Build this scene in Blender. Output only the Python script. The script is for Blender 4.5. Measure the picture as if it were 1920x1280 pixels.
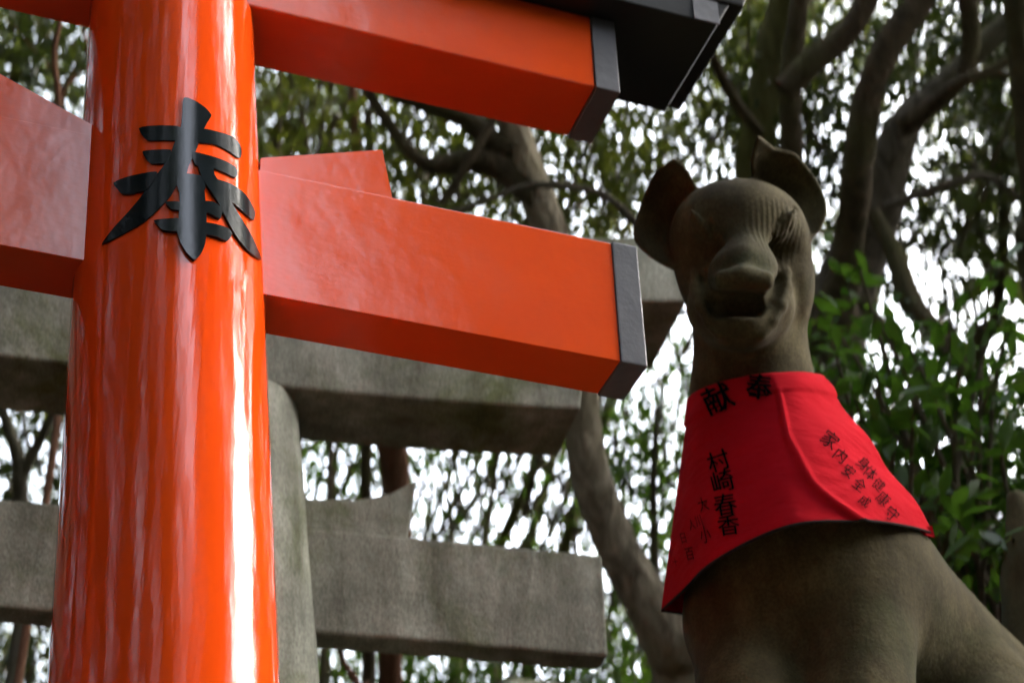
import bpy, bmesh, math, random
import numpy as np
from mathutils import Vector, Matrix
from mathutils.bvhtree import BVHTree
random.seed(7); RNG = np.random.default_rng(11)
for o in list(bpy.data.objects): bpy.data.objects.remove(o)
SC = bpy.context.scene
COL = SC.collection
# ------------------------------------------------------------------ camera
EYE = 1.35                                   # eye height above the ground (m)
YAW, PITCH, ROLL, FPX = 0.35987, 0.62712, -0.03224, 3200.0
def cam_axes():
    cy, sy, cp, sp = math.cos(YAW), math.sin(YAW), math.cos(PITCH), math.sin(PITCH)
    f = np.array([sy*cp, cy*cp, sp]); r = np.array([cy, -sy, 0.0]); u = np.cross(r, f)
    c, s = math.cos(ROLL), math.sin(ROLL)
    return np.array([c*r+s*u, -s*r+c*u, f])
RM = cam_axes(); CAM = np.array([0, 0, EYE])
cd = bpy.data.cameras.new('camera'); cam = bpy.data.objects.new('camera', cd); COL.objects.link(cam)
cam.matrix_world = Matrix(((RM[0][0], RM[1][0], -RM[2][0], 0), (RM[0][1], RM[1][1], -RM[2][1], 0), (RM[0][2], RM[1][2], -RM[2][2], EYE), (0, 0, 0, 1)))
cd.sensor_width = 36; cd.lens = FPX/1920*36; cd.clip_start = 0.05; cd.clip_end = 500
cd.dof.use_dof = True; cd.dof.focus_distance = 2.42; cd.dof.aperture_fstop = 2.9; cd.dof.aperture_ratio = 2.0
SC.camera = cam
# ------------------------------------------------------------------ world, sun, exposure
SUN_EL, SUN_AZ = math.radians(33), math.radians(90)      # azimuth clockwise from +Y: right and a little behind the camera
w = bpy.data.worlds.new('World'); SC.world = w; w.use_nodes = True
nt = w.node_tree; bg = nt.nodes['Background']; sky = nt.nodes.new('ShaderNodeTexSky')
sky.sky_type = 'NISHITA'; sky.sun_disc = False; sky.sun_elevation = SUN_EL; sky.sun_rotation = SUN_AZ
sky.air_density = 1.0; sky.dust_density = 5.0; sky.ozone_density = 1.0
hs = nt.nodes.new('ShaderNodeHueSaturation'); hs.inputs['Saturation'].default_value = 0.45
nt.links.new(sky.outputs[0], hs.inputs['Color']); nt.links.new(hs.outputs[0], bg.inputs['Color'])
bg.inputs['Strength'].default_value = 0.15
sl = bpy.data.lights.new('sun', 'SUN'); sl.energy = 0.5; sl.angle = math.radians(10); sl.color = (1, .96, .88)
so = bpy.data.objects.new('sun', sl); COL.objects.link(so)
so.rotation_euler = Vector((math.sin(SUN_AZ)*math.cos(SUN_EL), math.cos(SUN_AZ)*math.cos(SUN_EL), math.sin(SUN_EL))).to_track_quat('Z', 'Y').to_euler()
so.location = (3, -3, 12)
SC.view_settings.view_transform = 'Standard'; SC.view_settings.look = 'None'; SC.view_settings.gamma = 1
SC.view_settings.exposure = 4.1
SC.render.engine = 'CYCLES'; SC.cycles.use_denoising = True; SC.cycles.max_bounces = 6
# ------------------------------------------------------------------ helpers
def ray(px, py): return np.array([(px-960)/FPX, -(py-640)/FPX, 1.0]) @ RM
def at(px, py, d): return CAM + ray(px, py)*d               # a place in the world seen in that direction, d metres deep
def cs(px, py, d): return np.array([(px-960)/FPX*d, -(py-640)/FPX*d, d])
def to_world(v): return np.asarray(v) @ RM + CAM
def tag(o, label=None, cat=None, group=None, kind=None):
    for k, v in (('label', label), ('category', cat), ('group', group), ('kind', kind)):
        if v: o[k] = v
    return o
def empty(name, loc, **kw):
    o = bpy.data.objects.new(name, None); COL.objects.link(o); o.location = loc; o.empty_display_size = .1
    return tag(o, **kw)
def link(name, me, mat=None, parent=None, smooth=False):
    o = bpy.data.objects.new(name, me); COL.objects.link(o)
    if mat and not me.materials: me.materials.append(mat)
    if smooth:
        me.polygons.foreach_set('use_smooth', [True]*len(me.polygons))
    if parent is not None:
        o.parent = parent; o.location = -Vector(parent.location)      # meshes are built in world metres
    return o
def mesh_from(name, v, f):
    me = bpy.data.meshes.new(name); me.from_pydata([tuple(map(float, p)) for p in v], [], [tuple(map(int, q)) for q in f]); me.update(); return me
def fast_mesh(name, V, Q):
    """numpy vertices and quads (or triangles) to a mesh"""
    me = bpy.data.meshes.new(name); n = Q.shape[1]
    me.vertices.add(len(V)); me.vertices.foreach_set('co', V.astype(np.float32).ravel())
    me.loops.add(Q.size); me.loops.foreach_set('vertex_index', Q.astype(np.int32).ravel())
    me.polygons.add(len(Q)); me.polygons.foreach_set('loop_start', np.arange(0, Q.size, n, dtype=np.int32))
    me.polygons.foreach_set('loop_total', np.full(len(Q), n, dtype=np.int32)); me.update(calc_edges=True); return me
def bm_obj(name, bm, mat, parent=None, smooth=False, bevel=0):
    bmesh.ops.recalc_face_normals(bm, faces=bm.faces)
    if bevel:
        es = [e for e in bm.edges if len(e.link_faces) == 2 and e.calc_face_angle(0) > .5]
        bmesh.ops.bevel(bm, geom=es, offset=bevel, segments=2, affect='EDGES', profile=.6)
    me = bpy.data.meshes.new(name); bm.to_mesh(me); bm.free(); o = link(name, me, mat, parent)
    if smooth:
        me.polygons.foreach_set('use_smooth', [True]*len(me.polygons))
        try: me.set_sharp_from_angle(angle=math.radians(35))
        except Exception: pass
    return o
# ------------------------------------------------------------------ materials
def new_mat(name):
    m = bpy.data.materials.new(name); m.use_nodes = True
    return m, m.node_tree, m.node_tree.nodes['Principled BSDF']
def noise(nt, scale, detail=5, rough=.6, coord='Object', stretch=(1, 1, 1), dist=0):
    tc = nt.nodes.new('ShaderNodeTexCoord'); mp = nt.nodes.new('ShaderNodeMapping'); n = nt.nodes.new('ShaderNodeTexNoise')
    mp.inputs['Scale'].default_value = stretch
    nt.links.new(tc.outputs[coord], mp.inputs[0]); nt.links.new(mp.outputs[0], n.inputs['Vector'])
    n.inputs['Scale'].default_value = scale; n.inputs['Detail'].default_value = detail; n.inputs['Roughness'].default_value = rough
    n.inputs['Distortion'].default_value = dist
    return n
def ramp(nt, src, stops):
    r = nt.nodes.new('ShaderNodeValToRGB'); el = r.color_ramp.elements
    while len(el) < len(stops): el.new(.5)
    for e, (p, c) in zip(el, stops): e.position = p; e.color = (*c, 1) if len(c) == 3 else c
    nt.links.new(src, r.inputs[0]); return r
def bump(nt, p, src, strength, dist):
    b = nt.nodes.new('ShaderNodeBump'); b.inputs['Strength'].default_value = strength; b.inputs['Distance'].default_value = dist
    nt.links.new(src, b.inputs['Height'])
    if p.inputs['Normal'].is_linked: nt.links.new(p.inputs['Normal'].links[0].from_socket, b.inputs['Normal'])
    nt.links.new(b.outputs[0], p.inputs['Normal']); return b
def maprange(nt, src, a, b):
    m = nt.nodes.new('ShaderNodeMapRange'); m.inputs['To Min'].default_value = a; m.inputs['To Max'].default_value = b
    nt.links.new(src, m.inputs[0]); return m.outputs[0]
def mat_lacquer(name, rough, c1, c2, streak, bumpd, spec=.5):
    m, nt, p = new_mat(name)
    n = noise(nt, 3.0, 6, .6, stretch=streak); r = ramp(nt, n.outputs[0], [(.3, c1), (.7, c2)]); nt.links.new(r.outputs[0], p.inputs['Base Color'])
    n2 = noise(nt, 9, 5, .65, stretch=streak); nt.links.new(maprange(nt, n2.outputs[0], rough*.6, rough*1.5), p.inputs['Roughness'])
    p.inputs['Specular IOR Level'].default_value = spec
    b1 = noise(nt, 26, 3, .5, stretch=(streak[0], streak[1], streak[2]*.4)); bump(nt, p, b1.outputs[0], .4, bumpd)
    b2 = noise(nt, 160, 2, .5, stretch=streak); bump(nt, p, b2.outputs[0], .35, bumpd*.10)
    return m
M = {}
M['pillar'] = mat_lacquer('vermilion_pillar_lacquer', .08, (.66, .052, .003), (.74, .068, .005), (1, 1, .22), .0036, .45)
M['beam'] = mat_lacquer('vermilion_beam_paint', .16, (.60, .054, .003), (.70, .074, .006), (.5, 1, 1), .004, .5)
def simple(name, col, rough, var=.25, scale=12, bumps=.3, dist=.002, stretch=(1, 1, 1), spec=.5):
    m, nt, p = new_mat(name); n = noise(nt, scale, 6, .6, stretch=stretch)
    r = ramp(nt, n.outputs[0], [(.3, tuple(c*(1-var) for c in col)), (.7, tuple(c*(1+var) for c in col))])
    nt.links.new(r.outputs[0], p.inputs['Base Color']); p.inputs['Roughness'].default_value = rough; p.inputs['Specular IOR Level'].default_value = spec
    n2 = noise(nt, scale*3, 4, .6, stretch=stretch); bump(nt, p, n2.outputs[0], bumps, dist); return m
M['black'] = simple('black_lacquered_wood', (.006, .006, .007), .35)
M['cap'] = simple('black_copper_sheet', (.085, .085, .095), .38, .2, 10, .5, .004)
M['ink'] = simple('black_glossy_character_paint', (.006, .009, .011), .13, .2, 20, .06, .002, spec=.35)
M['fabric_ink'] = simple('black_marker_ink', (.006, .003, .004), 1, spec=.02)
def mat_stone(name, stops, moss, scale=6, fine=1.0):
    m, nt, p = new_mat(name)
    n = noise(nt, scale, 8, .65); r = ramp(nt, n.outputs[0], stops)
    n2 = noise(nt, 2.6, 6, .7, dist=.6); k = ramp(nt, n2.outputs[0], [(.50, (0, 0, 0)), (.66, (1, 1, 1))])
    mx = nt.nodes.new('ShaderNodeMix'); mx.data_type = 'RGBA'; nt.links.new(k.outputs[0], mx.inputs[0]); nt.links.new(r.outputs[0], mx.inputs[6]); mx.inputs[7].default_value = (*moss, 1)
    sp = noise(nt, 190, 2, .5); s = ramp(nt, sp.outputs[0], [(.35, (1-.28*fine,)*3), (.65, (1+.15*fine,)*3)])
    mu = nt.nodes.new('ShaderNodeMix'); mu.data_type = 'RGBA'; mu.blend_type = 'MULTIPLY'; mu.inputs[0].default_value = 1
    nt.links.new(mx.outputs[2], mu.inputs[6]); nt.links.new(s.outputs[0], mu.inputs[7]); nt.links.new(mu.outputs[2], p.inputs['Base Color'])
    st = noise(nt, 13, 5, .65, stretch=(1, 1, .18)); sr = ramp(nt, st.outputs[0], [(.35, (.62, .60, .56)), (.62, (1.08, 1.07, 1.04))])
    m3 = nt.nodes.new('ShaderNodeMix'); m3.data_type = 'RGBA'; m3.blend_type = 'MULTIPLY'; m3.inputs[0].default_value = 1
    nt.links.new(mu.outputs[2], m3.inputs[6]); nt.links.new(sr.outputs[0], m3.inputs[7]); nt.links.new(m3.outputs[2], p.inputs['Base Color'])
    p.inputs['Roughness'].default_value = .92; p.inputs['Specular IOR Level'].default_value = .2
    b = noise(nt, 90, 5, .7); bump(nt, p, b.outputs[0], .6*fine, .003)
    b3 = noise(nt, 12, 4, .6); bump(nt, p, b3.outputs[0], .4, .008)
    return m
M['gate_stone'] = mat_stone('weathered_granite', [(.25, (.13, .13, .11)), (.5, (.27, .275, .23)), (.75, (.40, .40, .35))], (.13, .145, .07))
M['fox_stone'] = mat_stone('mossy_brown_statue_stone', [(.25, (.034, .027, .011)), (.5, (.066, .053, .024)), (.75, (.115, .096, .046))], (.042, .044, .015), 7, .8)
def mat_bark(name, c1, c2, moss, stretch=(1, 1, .25), scale=16):
    m, nt, p = new_mat(name); n = noise(nt, scale, 8, .7, stretch=stretch, dist=.8)
    r = ramp(nt, n.outputs[0], [(.3, c1), (.65, c2)])
    n2 = noise(nt, 2.0, 5, .7); k = ramp(nt, n2.outputs[0], [(.45, (0, 0, 0)), (.65, (1, 1, 1))])
    mx = nt.nodes.new('ShaderNodeMix'); mx.data_type = 'RGBA'; nt.links.new(k.outputs[0], mx.inputs[0]); nt.links.new(r.outputs[0], mx.inputs[6]); mx.inputs[7].default_value = (*moss, 1)
    nt.links.new(mx.outputs[2], p.inputs['Base Color']); p.inputs['Roughness'].default_value = .95; p.inputs['Specular IOR Level'].default_value = .1
    bump(nt, p, n.outputs[0], 1.0, .045); return m
M['bark'] = mat_bark('grey_brown_bark', (.055, .045, .033), (.17, .145, .11), (.09, .085, .045))
M['pale_bark'] = mat_bark('pale_ridged_bark', (.07, .052, .032), (.62, .52, .38), (.34, .29, .19), (1, 1, .35), 15)
M['dark_bark'] = mat_bark('dark_bark', (.036, .028, .017), (.13, .10, .064), (.085, .08, .034))
M['moss_bark'] = mat_bark('mossy_bark', (.08, .075, .03), (.16, .15, .06), (.12, .12, .035))
M['red_bark'] = mat_bark('reddish_bark', (.11, .05, .028), (.24, .12, .075), (.14, .07, .04))
def mat_leaf(name, stops, trans=.4, rough=.45):
    m, nt, p = new_mat(name); g = nt.nodes.new('ShaderNodeNewGeometry')
    r = ramp(nt, g.outputs['Random Per Island'], stops); out = nt.nodes['Material Output']
    nt.links.new(r.outputs[0], p.inputs['Base Color']); p.inputs['Roughness'].default_value = rough; p.inputs['Specular IOR Level'].default_value = .4
    t = nt.nodes.new('ShaderNodeBsdfTranslucent'); mu = nt.nodes.new('ShaderNodeMix'); mu.data_type = 'RGBA'; mu.blend_type = 'MULTIPLY'; mu.inputs[0].default_value = 1
    nt.links.new(r.outputs[0], mu.inputs[6]); mu.inputs[7].default_value = (1.5, 1.7, .6, 1); nt.links.new(mu.outputs[2], t.inputs['Color'])
    ms = nt.nodes.new('ShaderNodeMixShader'); ms.inputs[0].default_value = trans
    nt.links.new(p.outputs[0], ms.inputs[1]); nt.links.new(t.outputs[0], ms.inputs[2]); nt.links.new(ms.outputs[0], out.inputs[0]); return m
M['leaf_dark'] = mat_leaf('dark_evergreen_leaves', [(0, (.022, .029, .012)), (.6, (.036, .045, .018)), (1, (.06, .066, .026))], .3)
M['leaf_olive'] = mat_leaf('olive_leaves', [(0, (.038, .044, .015)), (.6, (.065, .07, .021)), (1, (.11, .105, .028))], .38)
M['leaf_green'] = mat_leaf('fresh_green_leaves', [(0, (.04, .075, .018)), (.5, (.055, .10, .022)), (1, (.085, .13, .03))], .4)
M['leaf_shrub'] = mat_leaf('glossy_shrub_leaves', [(0, (.02, .045, .010)), (.5, (.032, .068, .014)), (1, (.065, .105, .022))], .40, .5)
def mat_cloth():
    m, nt, p = new_mat('red_cotton_cloth'); n = noise(nt, 7, 6, .6)
    r = ramp(nt, n.outputs[0], [(.3, (.35, .006, .012)), (.7, (.45, .009, .018))]); nt.links.new(r.outputs[0], p.inputs['Base Color'])
    p.inputs['Roughness'].default_value = 1; p.inputs['Specular IOR Level'].default_value = .04
    try: p.inputs['Sheen Weight'].default_value = .0; p.inputs['Sheen Tint'].default_value = (1, .4, .4, 1)
    except KeyError: pass
    b = noise(nt, 10, 3, .5, stretch=(1, 1, 2.5)); bump(nt, p, b.outputs[0], .6, .012)
    b2 = noise(nt, 420, 2, .5, stretch=(.3, .3, 3)); bump(nt, p, b2.outputs[0], .35, .001)
    return m
M['cloth'] = mat_cloth()
M['edge'] = simple('dark_hem_tape', (.03, .022, .022), 1, spec=.05)
M['soil'] = simple('forest_floor_soil', (.05, .038, .025), 1, .4, 3, .6, .03)
# ------------------------------------------------------------------ ground
g = bmesh.new(); bmesh.ops.create_grid(g, x_segments=60, y_segments=60, size=150)
for v in g.verts:
    d = v.co.length; v.co.z = 0 if d < 8 else .25*math.sin(v.co.x*.21)*math.cos(v.co.y*.17)*min(1, (d-8)/10)
tag(bm_obj('ground', g, M['soil'], smooth=True), kind='structure')
# ------------------------------------------------------------------ gates
def box(bm, x0, x1, y0, y1, z0, z1, xf=None):
    vs = [bm.verts.new((x, y, z)) for x in (x0, x1) for y in (y0, y1) for z in (z0, z1)]
    for f in ((0, 1, 3, 2), (4, 6, 7, 5), (0, 4, 5, 1), (2, 3, 7, 6), (0, 2, 6, 4), (1, 5, 7, 3)): bm.faces.new([vs[i] for i in f])
def prism(pts, y0, y1):
    """outline in x,z pushed from y0 to y1"""
    bm = bmesh.new(); a = [bm.verts.new((x, y0, z)) for x, z in pts]; b = [bm.verts.new((x, y1, z)) for x, z in pts]; n = len(pts)
    bm.faces.new(a); bm.faces.new(b[::-1])
    for i in range(n): bm.faces.new((a[i], b[i], b[(i+1) % n], a[(i+1) % n]))
    return bm
def post(px, py, r, lean, tap, zref, z0, z1, seg=128, rows=60):
    bm = bmesh.new(); rings = []
    for k in range(rows+1):
        z = z0+(z1-z0)*k/rows; rr = r*(1-tap*(z-zref)); cx = px-lean*(z-zref)
        rings.append([bm.verts.new((cx+rr*math.cos(2*math.pi*i/seg), py+rr*math.sin(2*math.pi*i/seg), z)) for i in range(seg)])
    for a, b in zip(rings, rings[1:]):
        for i in range(seg): bm.faces.new((a[i], a[(i+1) % seg], b[(i+1) % seg], b[i]))
    bm.faces.new(rings[0][::-1]); bm.faces.new(rings[-1]); return bm
def beam_curve(x0, x1, yc, hb, ht, zb, zt, n=40, slant=0):
    """beam whose underside and top follow zb(x), zt(x); hb, ht half depths at bottom and top; ends leaning out by slant"""
    bm = bmesh.new(); rings = []
    for k in range(n+1):
        t = k/n; x = x0+(x1-x0)*t; e = slant*((2*t-1)**9)
        rings.append([bm.verts.new(p) for p in ((x, yc-hb, zb(x)), (x, yc+hb, zb(x)), (x+e, yc+ht, zt(x)), (x+e, yc-ht, zt(x)))])
    for a, b in zip(rings, rings[1:]):
        for i in range(4): bm.faces.new((a[i], a[(i+1) % 4], b[(i+1) % 4], b[i]))
    bm.faces.new(rings[0][::-1]); bm.faces.new(rings[-1]); return bm
# --- the vermilion gate: right pillar in view, left pillar beyond the frame
Z = EYE
NX, N1, N2 = .934, Z+1.550, Z+1.789; NY0, NY1 = 2.0, 2.096; PY = 2.048; PX, PR, LEAN, TAP = .2305, .1399, .083, .07; CX = -.62
gate = empty('torii_gate', (PX, PY, 0), label='glossy vermilion wooden gate with black end caps and a black character on its pillar', cat='gate')
SH0 = Z+2.126
for sgn in (1, -1):
    bm = post(PX, PY, PR, LEAN, TAP, N1, 0.12, SH0-.002)
    if sgn < 0:
        for v in bm.verts: v.co.x = 2*CX-v.co.x
    bm_obj('pillar', bm, M['pillar'], gate, smooth=True)
    bm = post(PX+LEAN*(N1-.06), PY, PR*1.35, 0, .1, 0, 0, .2, rows=4)
    if sgn < 0:
        for v in bm.verts: v.co.x = 2*CX-v.co.x
    bm_obj('pillar_foot', bm, M['black'], gate, smooth=True)
bm = bmesh.new(); box(bm, 2*CX-NX, NX, NY0, NY1, N1, N2); bm_obj('tie_beam', bm, M['beam'], gate, bevel=.0012)
for a, b in ((NX, NX+.046), (2*CX-NX-.046, 2*CX-NX)):
    bm = bmesh.new(); box(bm, a+.0005, b, NY0-.003, NY1+.003, N1-.003, N2+.003); bm_obj('end_cap', bm, M['cap'], gate, bevel=.003)
for sgn in (1, -1):
    for pts in (((.342, Z+1.815), (.342, N2-.008), (.558, N2-.008), (.538, Z+1.887)), ((.09, Z+1.806), (-.065, Z+1.873), (-.12, Z+1.897), (-.147, N2-.008), (.09, N2-.008))):
        q = [(x if sgn > 0 else 2*CX-x, z) for x, z in pts]
        bm_obj('wedge', prism(q, NY0+.0003, NY1-.0003), M['beam'], gate)
S3 = .918
bm = bmesh.new(); box(bm, 2*CX-S3, S3, 1.981, 2.116, SH0, Z+2.302); bm_obj('lower_lintel', bm, M['beam'], gate, bevel=.004)
for a, b in ((S3, S3+.047), (2*CX-S3-.047, 2*CX-S3)):
    bm = bmesh.new(); box(bm, a+.0005, b, 1.978, 2.119, SH0-.003, Z+2.3015); bm_obj('end_cap', bm, M['cap'], gate, bevel=.003)
bm_obj('upper_lintel', beam_curve(2*CX-1.148, 1.148, 2.047, .121, .125, lambda x: Z+2.303, lambda x: Z+2.36, 10, .03), M['black'], gate, bevel=.003)
bm_obj('roof_board', beam_curve(2*CX-1.205, 1.205, 2.064, .146, .165, lambda x: Z+2.362, lambda x: Z+2.50, 10, .05), M['black'], gate, bevel=.004)
for sx in (1, -1):
    a, b = (1.100, 1.151) if sx > 0 else (2*CX-1.151, 2*CX-1.100)
    bm = bmesh.new(); box(bm, a, b, 1.921, 1.925, Z+2.300, Z+2.358); bm_obj('end_plate', bm, M['cap'], gate)
bm = bmesh.new(); box(bm, CX-.06, CX+.06, 2.01, 2.085, N2, SH0); bm_obj('centre_strut', bm, M['beam'], gate, bevel=.004)
# brush character lying on the pillar
CR = [  # outlines of its strokes; (x, y) on a 1138 x 1280 sheet
 [(583,90),(650,105),(725,155),(765,205),(735,260),(700,330),(665,440),(620,535),(600,600),(555,610),(540,480),(545,380),(570,250)],
 [(560,300),(600,450),(560,620),(500,740),(420,830),(320,920),(180,1000),(45,1065),(120,960),(220,850),(310,740),(370,640),(440,560),(500,450),(530,370)],
 [(290,295),(340,280),(450,275),(560,285),(560,370),(440,375),(350,375),(310,340)],
 [(700,298),(820,320),(900,345),(945,390),(962,440),(950,492),(870,440),(790,402),(680,385)],
 [(315,450),(380,440),(500,440),(470,520),(430,532),(370,530),(330,490)],
 [(640,455),(760,480),(850,510),(920,550),(932,590),(920,622),(850,590),(770,560),(660,540)],
 [(125,660),(200,625),(300,600),(410,588),(350,700),(250,730),(180,735),(150,700)],
 [(780,635),(880,660),(960,710),(1010,770),(1047,850),(1035,905),(980,860),(920,805),(830,740)],
 [(670,480),(770,500),(780,600),(830,680),(900,800),(960,900),(1030,1020),(1088,1168),(1000,1110),(920,1010),(850,880),(800,780),(740,690),(690,600)],
 [(550,605),(690,612),(722,705),(548,712)],
 [(463,790),(560,790),(560,842),(500,836)],
 [(705,785),(780,790),(832,840),(815,902),(760,872),(700,845)],
 [(388,915),(450,905),(560,903),(555,985),(450,980),(410,945)],
 [(710,928),(800,940),(870,965),(892,1000),(862,1048),(790,1020),(710,1000)],
 [(555,700),(640,715),(710,708),(718,760),(727,850),(727,1000),(715,1080),(690,1140),(650,1177),(600,1130),(560,1060),(538,980),(550,880),(555,780)]]
def on_pillar(px, py):
    d = ray(px, py); t = 2.2
    for _ in range(60):
        P = CAM+d*t; r = PR*(1-TAP*(P[2]-N1)); c = np.array([PX-LEAN*(P[2]-N1), PY])
        h = np.hypot(*(P[:2]-c))-r
        if h < 1e-5: break
        t += h*.9/np.hypot(*d[:2])
    return math.atan2(P[1]-c[1], P[0]-c[0]), P[2]
def smooth_poly(pts, k=5):
    out = []; n = len(pts); P = np.array(pts, float)
    for i in range(n):
        p0, p1, p2, p3 = P[i-1], P[i], P[(i+1) % n], P[(i+2) % n]
        for j in range(k):
            t = j/k
            cr = .5*((2*p1)+(-p0+p2)*t+(2*p0-5*p1+4*p2-p3)*t*t+(-p0+3*p1-3*p2+p3)*t**3)
            out.append(tuple(.45*(p1+(p2-p1)*t)+.55*cr))
    return out
ch = bmesh.new()
for i, poly in enumerate(CR):
    b2 = bmesh.new(); sp = [on_pillar(180+x/3.556, 160+y/3.556) for x, y in smooth_poly(poly)]
    b2.faces.new([b2.verts.new((th*PR, z, 0)) for th, z in sp])
    bmesh.ops.triangulate(b2, faces=b2.faces)
    xs = [v.co.x for v in b2.verts]; x = min(xs)+.004
    while x < max(xs):
        bmesh.ops.bisect_plane(b2, geom=b2.verts[:]+b2.edges[:]+b2.faces[:], plane_co=(x, 0, 0), plane_no=(1, 0, 0)); x += .004
    off = .0022+.00025*i
    ext = bmesh.ops.extrude_face_region(b2, geom=b2.faces[:]); top = {v for v in ext['geom'] if isinstance(v, bmesh.types.BMVert)}
    vm = {}
    for v in b2.verts:
        th, z = v.co.x/PR, v.co.y; r = PR*(1-TAP*(z-N1))+(off if v in top else -.002)
        vm[v] = ch.verts.new((PX-LEAN*(z-N1)+r*math.cos(th), PY+r*math.sin(th), z))
    for f in b2.faces: ch.faces.new([vm[v] for v in f.verts])
    b2.free()
bm_obj('painted_character', ch, M['ink'], gate, smooth=True)
# --- the stone gate behind
TH = -.1091; SG = Vector((0, 3.1, 0))
sg = empty('torii_gate', (0, 0, 0), label='weathered grey stone gate standing behind the vermilion gate', cat='gate')
sg.location = SG; sg.rotation_euler.z = TH
def sobj(name, bm, mat=None, **kw):
    o = bm_obj(name, bm, mat or M['gate_stone'], None, **kw); o.parent = sg; return o
def rough_stone(bm, amp=.0011, cuts=.06):
    x0 = min(v.co.x for v in bm.verts); x1 = max(v.co.x for v in bm.verts); x = x0+cuts
    while x < x1-.01:
        bmesh.ops.bisect_plane(bm, geom=bm.verts[:]+bm.edges[:]+bm.faces[:], plane_co=(x, 0, 0), plane_no=(1, 0, 0)); x += cuts
    for v in bm.verts:
        v.co += Vector((0, random.gauss(0, amp), random.gauss(0, amp)))
    return bm
SCX = -.35
bm = bmesh.new(); box(bm, 2*SCX-1.311, 1.311, 0, .073, Z+1.533, Z+1.768); sobj('tie_beam', rough_stone(bm), bevel=.007)
for sgn in (1, -1):
    pts = [(.62, 1.766), (.62, 1.838), (.70, 1.842), (.78, 1.850), (.85, 1.872), (.908, 1.914), (.89, 1.766)]
    sobj('wedge', prism([((x if sgn > 0 else 2*SCX-x), Z+z) for x, z in pts], .005, .068), bevel=.005)
    bm = post(.568, .0365, .145, .10, .10, Z+1.5, 0.1, Z+2.064, 64, 40)
    for v in bm.verts: v.co.x = v.co.x if sgn > 0 else 2*SCX-v.co.x
    sobj('pillar', bm, smooth=True)
    bm = post(.568+.10*(Z+1.45), .0365, .2, 0, .1, 0, 0, .2, 64, 4)
    for v in bm.verts: v.co.x = v.co.x if sgn > 0 else 2*SCX-v.co.x
    sobj('pillar_foot', bm, smooth=True)
rise = lambda x, a, w: a*max(0, (abs(x-SCX)-w))**2
sobj('lower_lintel', beam_curve(2*SCX-1.262, 1.262, .0365, .103, .106, lambda x: Z+2.066+rise(x, .055, .9), lambda x: Z+2.34+rise(x, .07, .9), 40, .04), bevel=.007)
sobj('upper_lintel', beam_curve(2*SCX-1.525, 1.525, .0365, .14, .15, lambda x: Z+2.333+rise(x, .075, .9), lambda x: Z+2.50+rise(x, .10, .9), 40, .06), bevel=.007)
# ------------------------------------------------------------------ fox statue (smooth solid built from an implicit surface)
def axis(*segs):
    out = []
    for a, b, s in segs: out += list(np.arange(a, b, s))
    return np.array(out, np.float32)
X = axis((.16, .20, .008), (.20, .60, .0038), (.60, 1.35, .010)); Y = axis((-1.25, -.26, .010), (-.26, .42, .0038)); D = axis((2.0, 2.80, .010), (2.80, 3.34, .0042), (3.34, 4.0, .012))
F = np.full((len(X), len(Y), len(D)), 1.0, np.float32)
def region(lo, hi):
    s = []
    for A, a, b in zip((X, Y, D), lo, hi): s.append(slice(max(0, np.searchsorted(A, a)-1), min(len(A), np.searchsorted(A, b)+1)))
    s = tuple(s); return s, X[s[0]][:, None, None], Y[s[1]][None, :, None], D[s[2]][None, None, :]
def smin(a, b, k): h = np.clip(.5+.5*(b-a)/k, 0, 1); return b+(a-b)*h-k*h*(1-h)
def blend(s, d, k, sub=False):
    F[s] = -smin(-F[s], d, k) if sub else smin(F[s], d, k)
def ell(c, r, k=.03, rot=None, sub=False):
    m = max(r)+k+.03; s, x, y, z = region([q-m for q in c], [q+m for q in c])
    x, y, z = x-c[0], y-c[1], z-c[2]
    if rot is not None:
        R = np.array(Matrix.Rotation(math.radians(rot), 3, 'Z')); x, y = x*R[0, 0]+y*R[1, 0]+0*z, x*R[0, 1]+y*R[1, 1]+0*z
    k0 = np.sqrt((x/r[0])**2+(y/r[1])**2+(z/r[2])**2)+1e-6; k1 = np.sqrt((x/r[0]**2)**2+(y/r[1]**2)**2+(z/r[2]**2)**2)+1e-6
    blend(s, k0*(k0-1)/k1, k, sub)
def cap(a, b, ra, rb, k=.03, sub=False, flat=None):
    a, b = np.array(a), np.array(b); m = max(ra, rb)+k+.03; s, x, y, z = region(np.minimum(a, b)-m, np.maximum(a, b)+m)
    ab = b-a; x, y, z = x-a[0], y-a[1], z-a[2]
    h = np.clip((x*ab[0]+y*ab[1]+z*ab[2])/(ab@ab), 0, 1)
    blend(s, np.sqrt((x-ab[0]*h)**2+(y-ab[1]*h)**2+(z-ab[2]*h)**2)-(ra+(rb-ra)*h), k, sub)
def block(c, h, rr, k, sub=False, tilt=0.0):
    m = max(h)+k+.03; s, x, y, z = region([q-m for q in c], [q+m for q in c]); x, y, z = x-c[0], y-c[1]+0*z, z-c[2]
    y = y-tilt*z
    q = [np.abs(a)-b+rr for a, b in zip((x, y, z), h)]
    blend(s, np.sqrt(np.maximum(q[0], 0)**2+np.maximum(q[1], 0)**2+np.maximum(q[2], 0)**2)+np.minimum(np.maximum(q[0], np.maximum(q[1], q[2])), 0)-rr, k, sub)
# head, neck
ell(cs(1384, 432, 3.13), (.122, .095, .125), .02)                      # skull and brow dome
ell(cs(1392, 500, 3.14), (.122, .105, .105), .05)                      # cheeks
cap(cs(1403, 560, 3.17), cs(1412, 740, 3.13), .104, .106, .05)          # neck
cap(cs(1412, 740, 3.13), cs(1450, 900, 3.06), .104, .125, .04)
ell(cs(1488, 545, 3.13), (.03, .055, .06), .03)                         # jaw muscle
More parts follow.
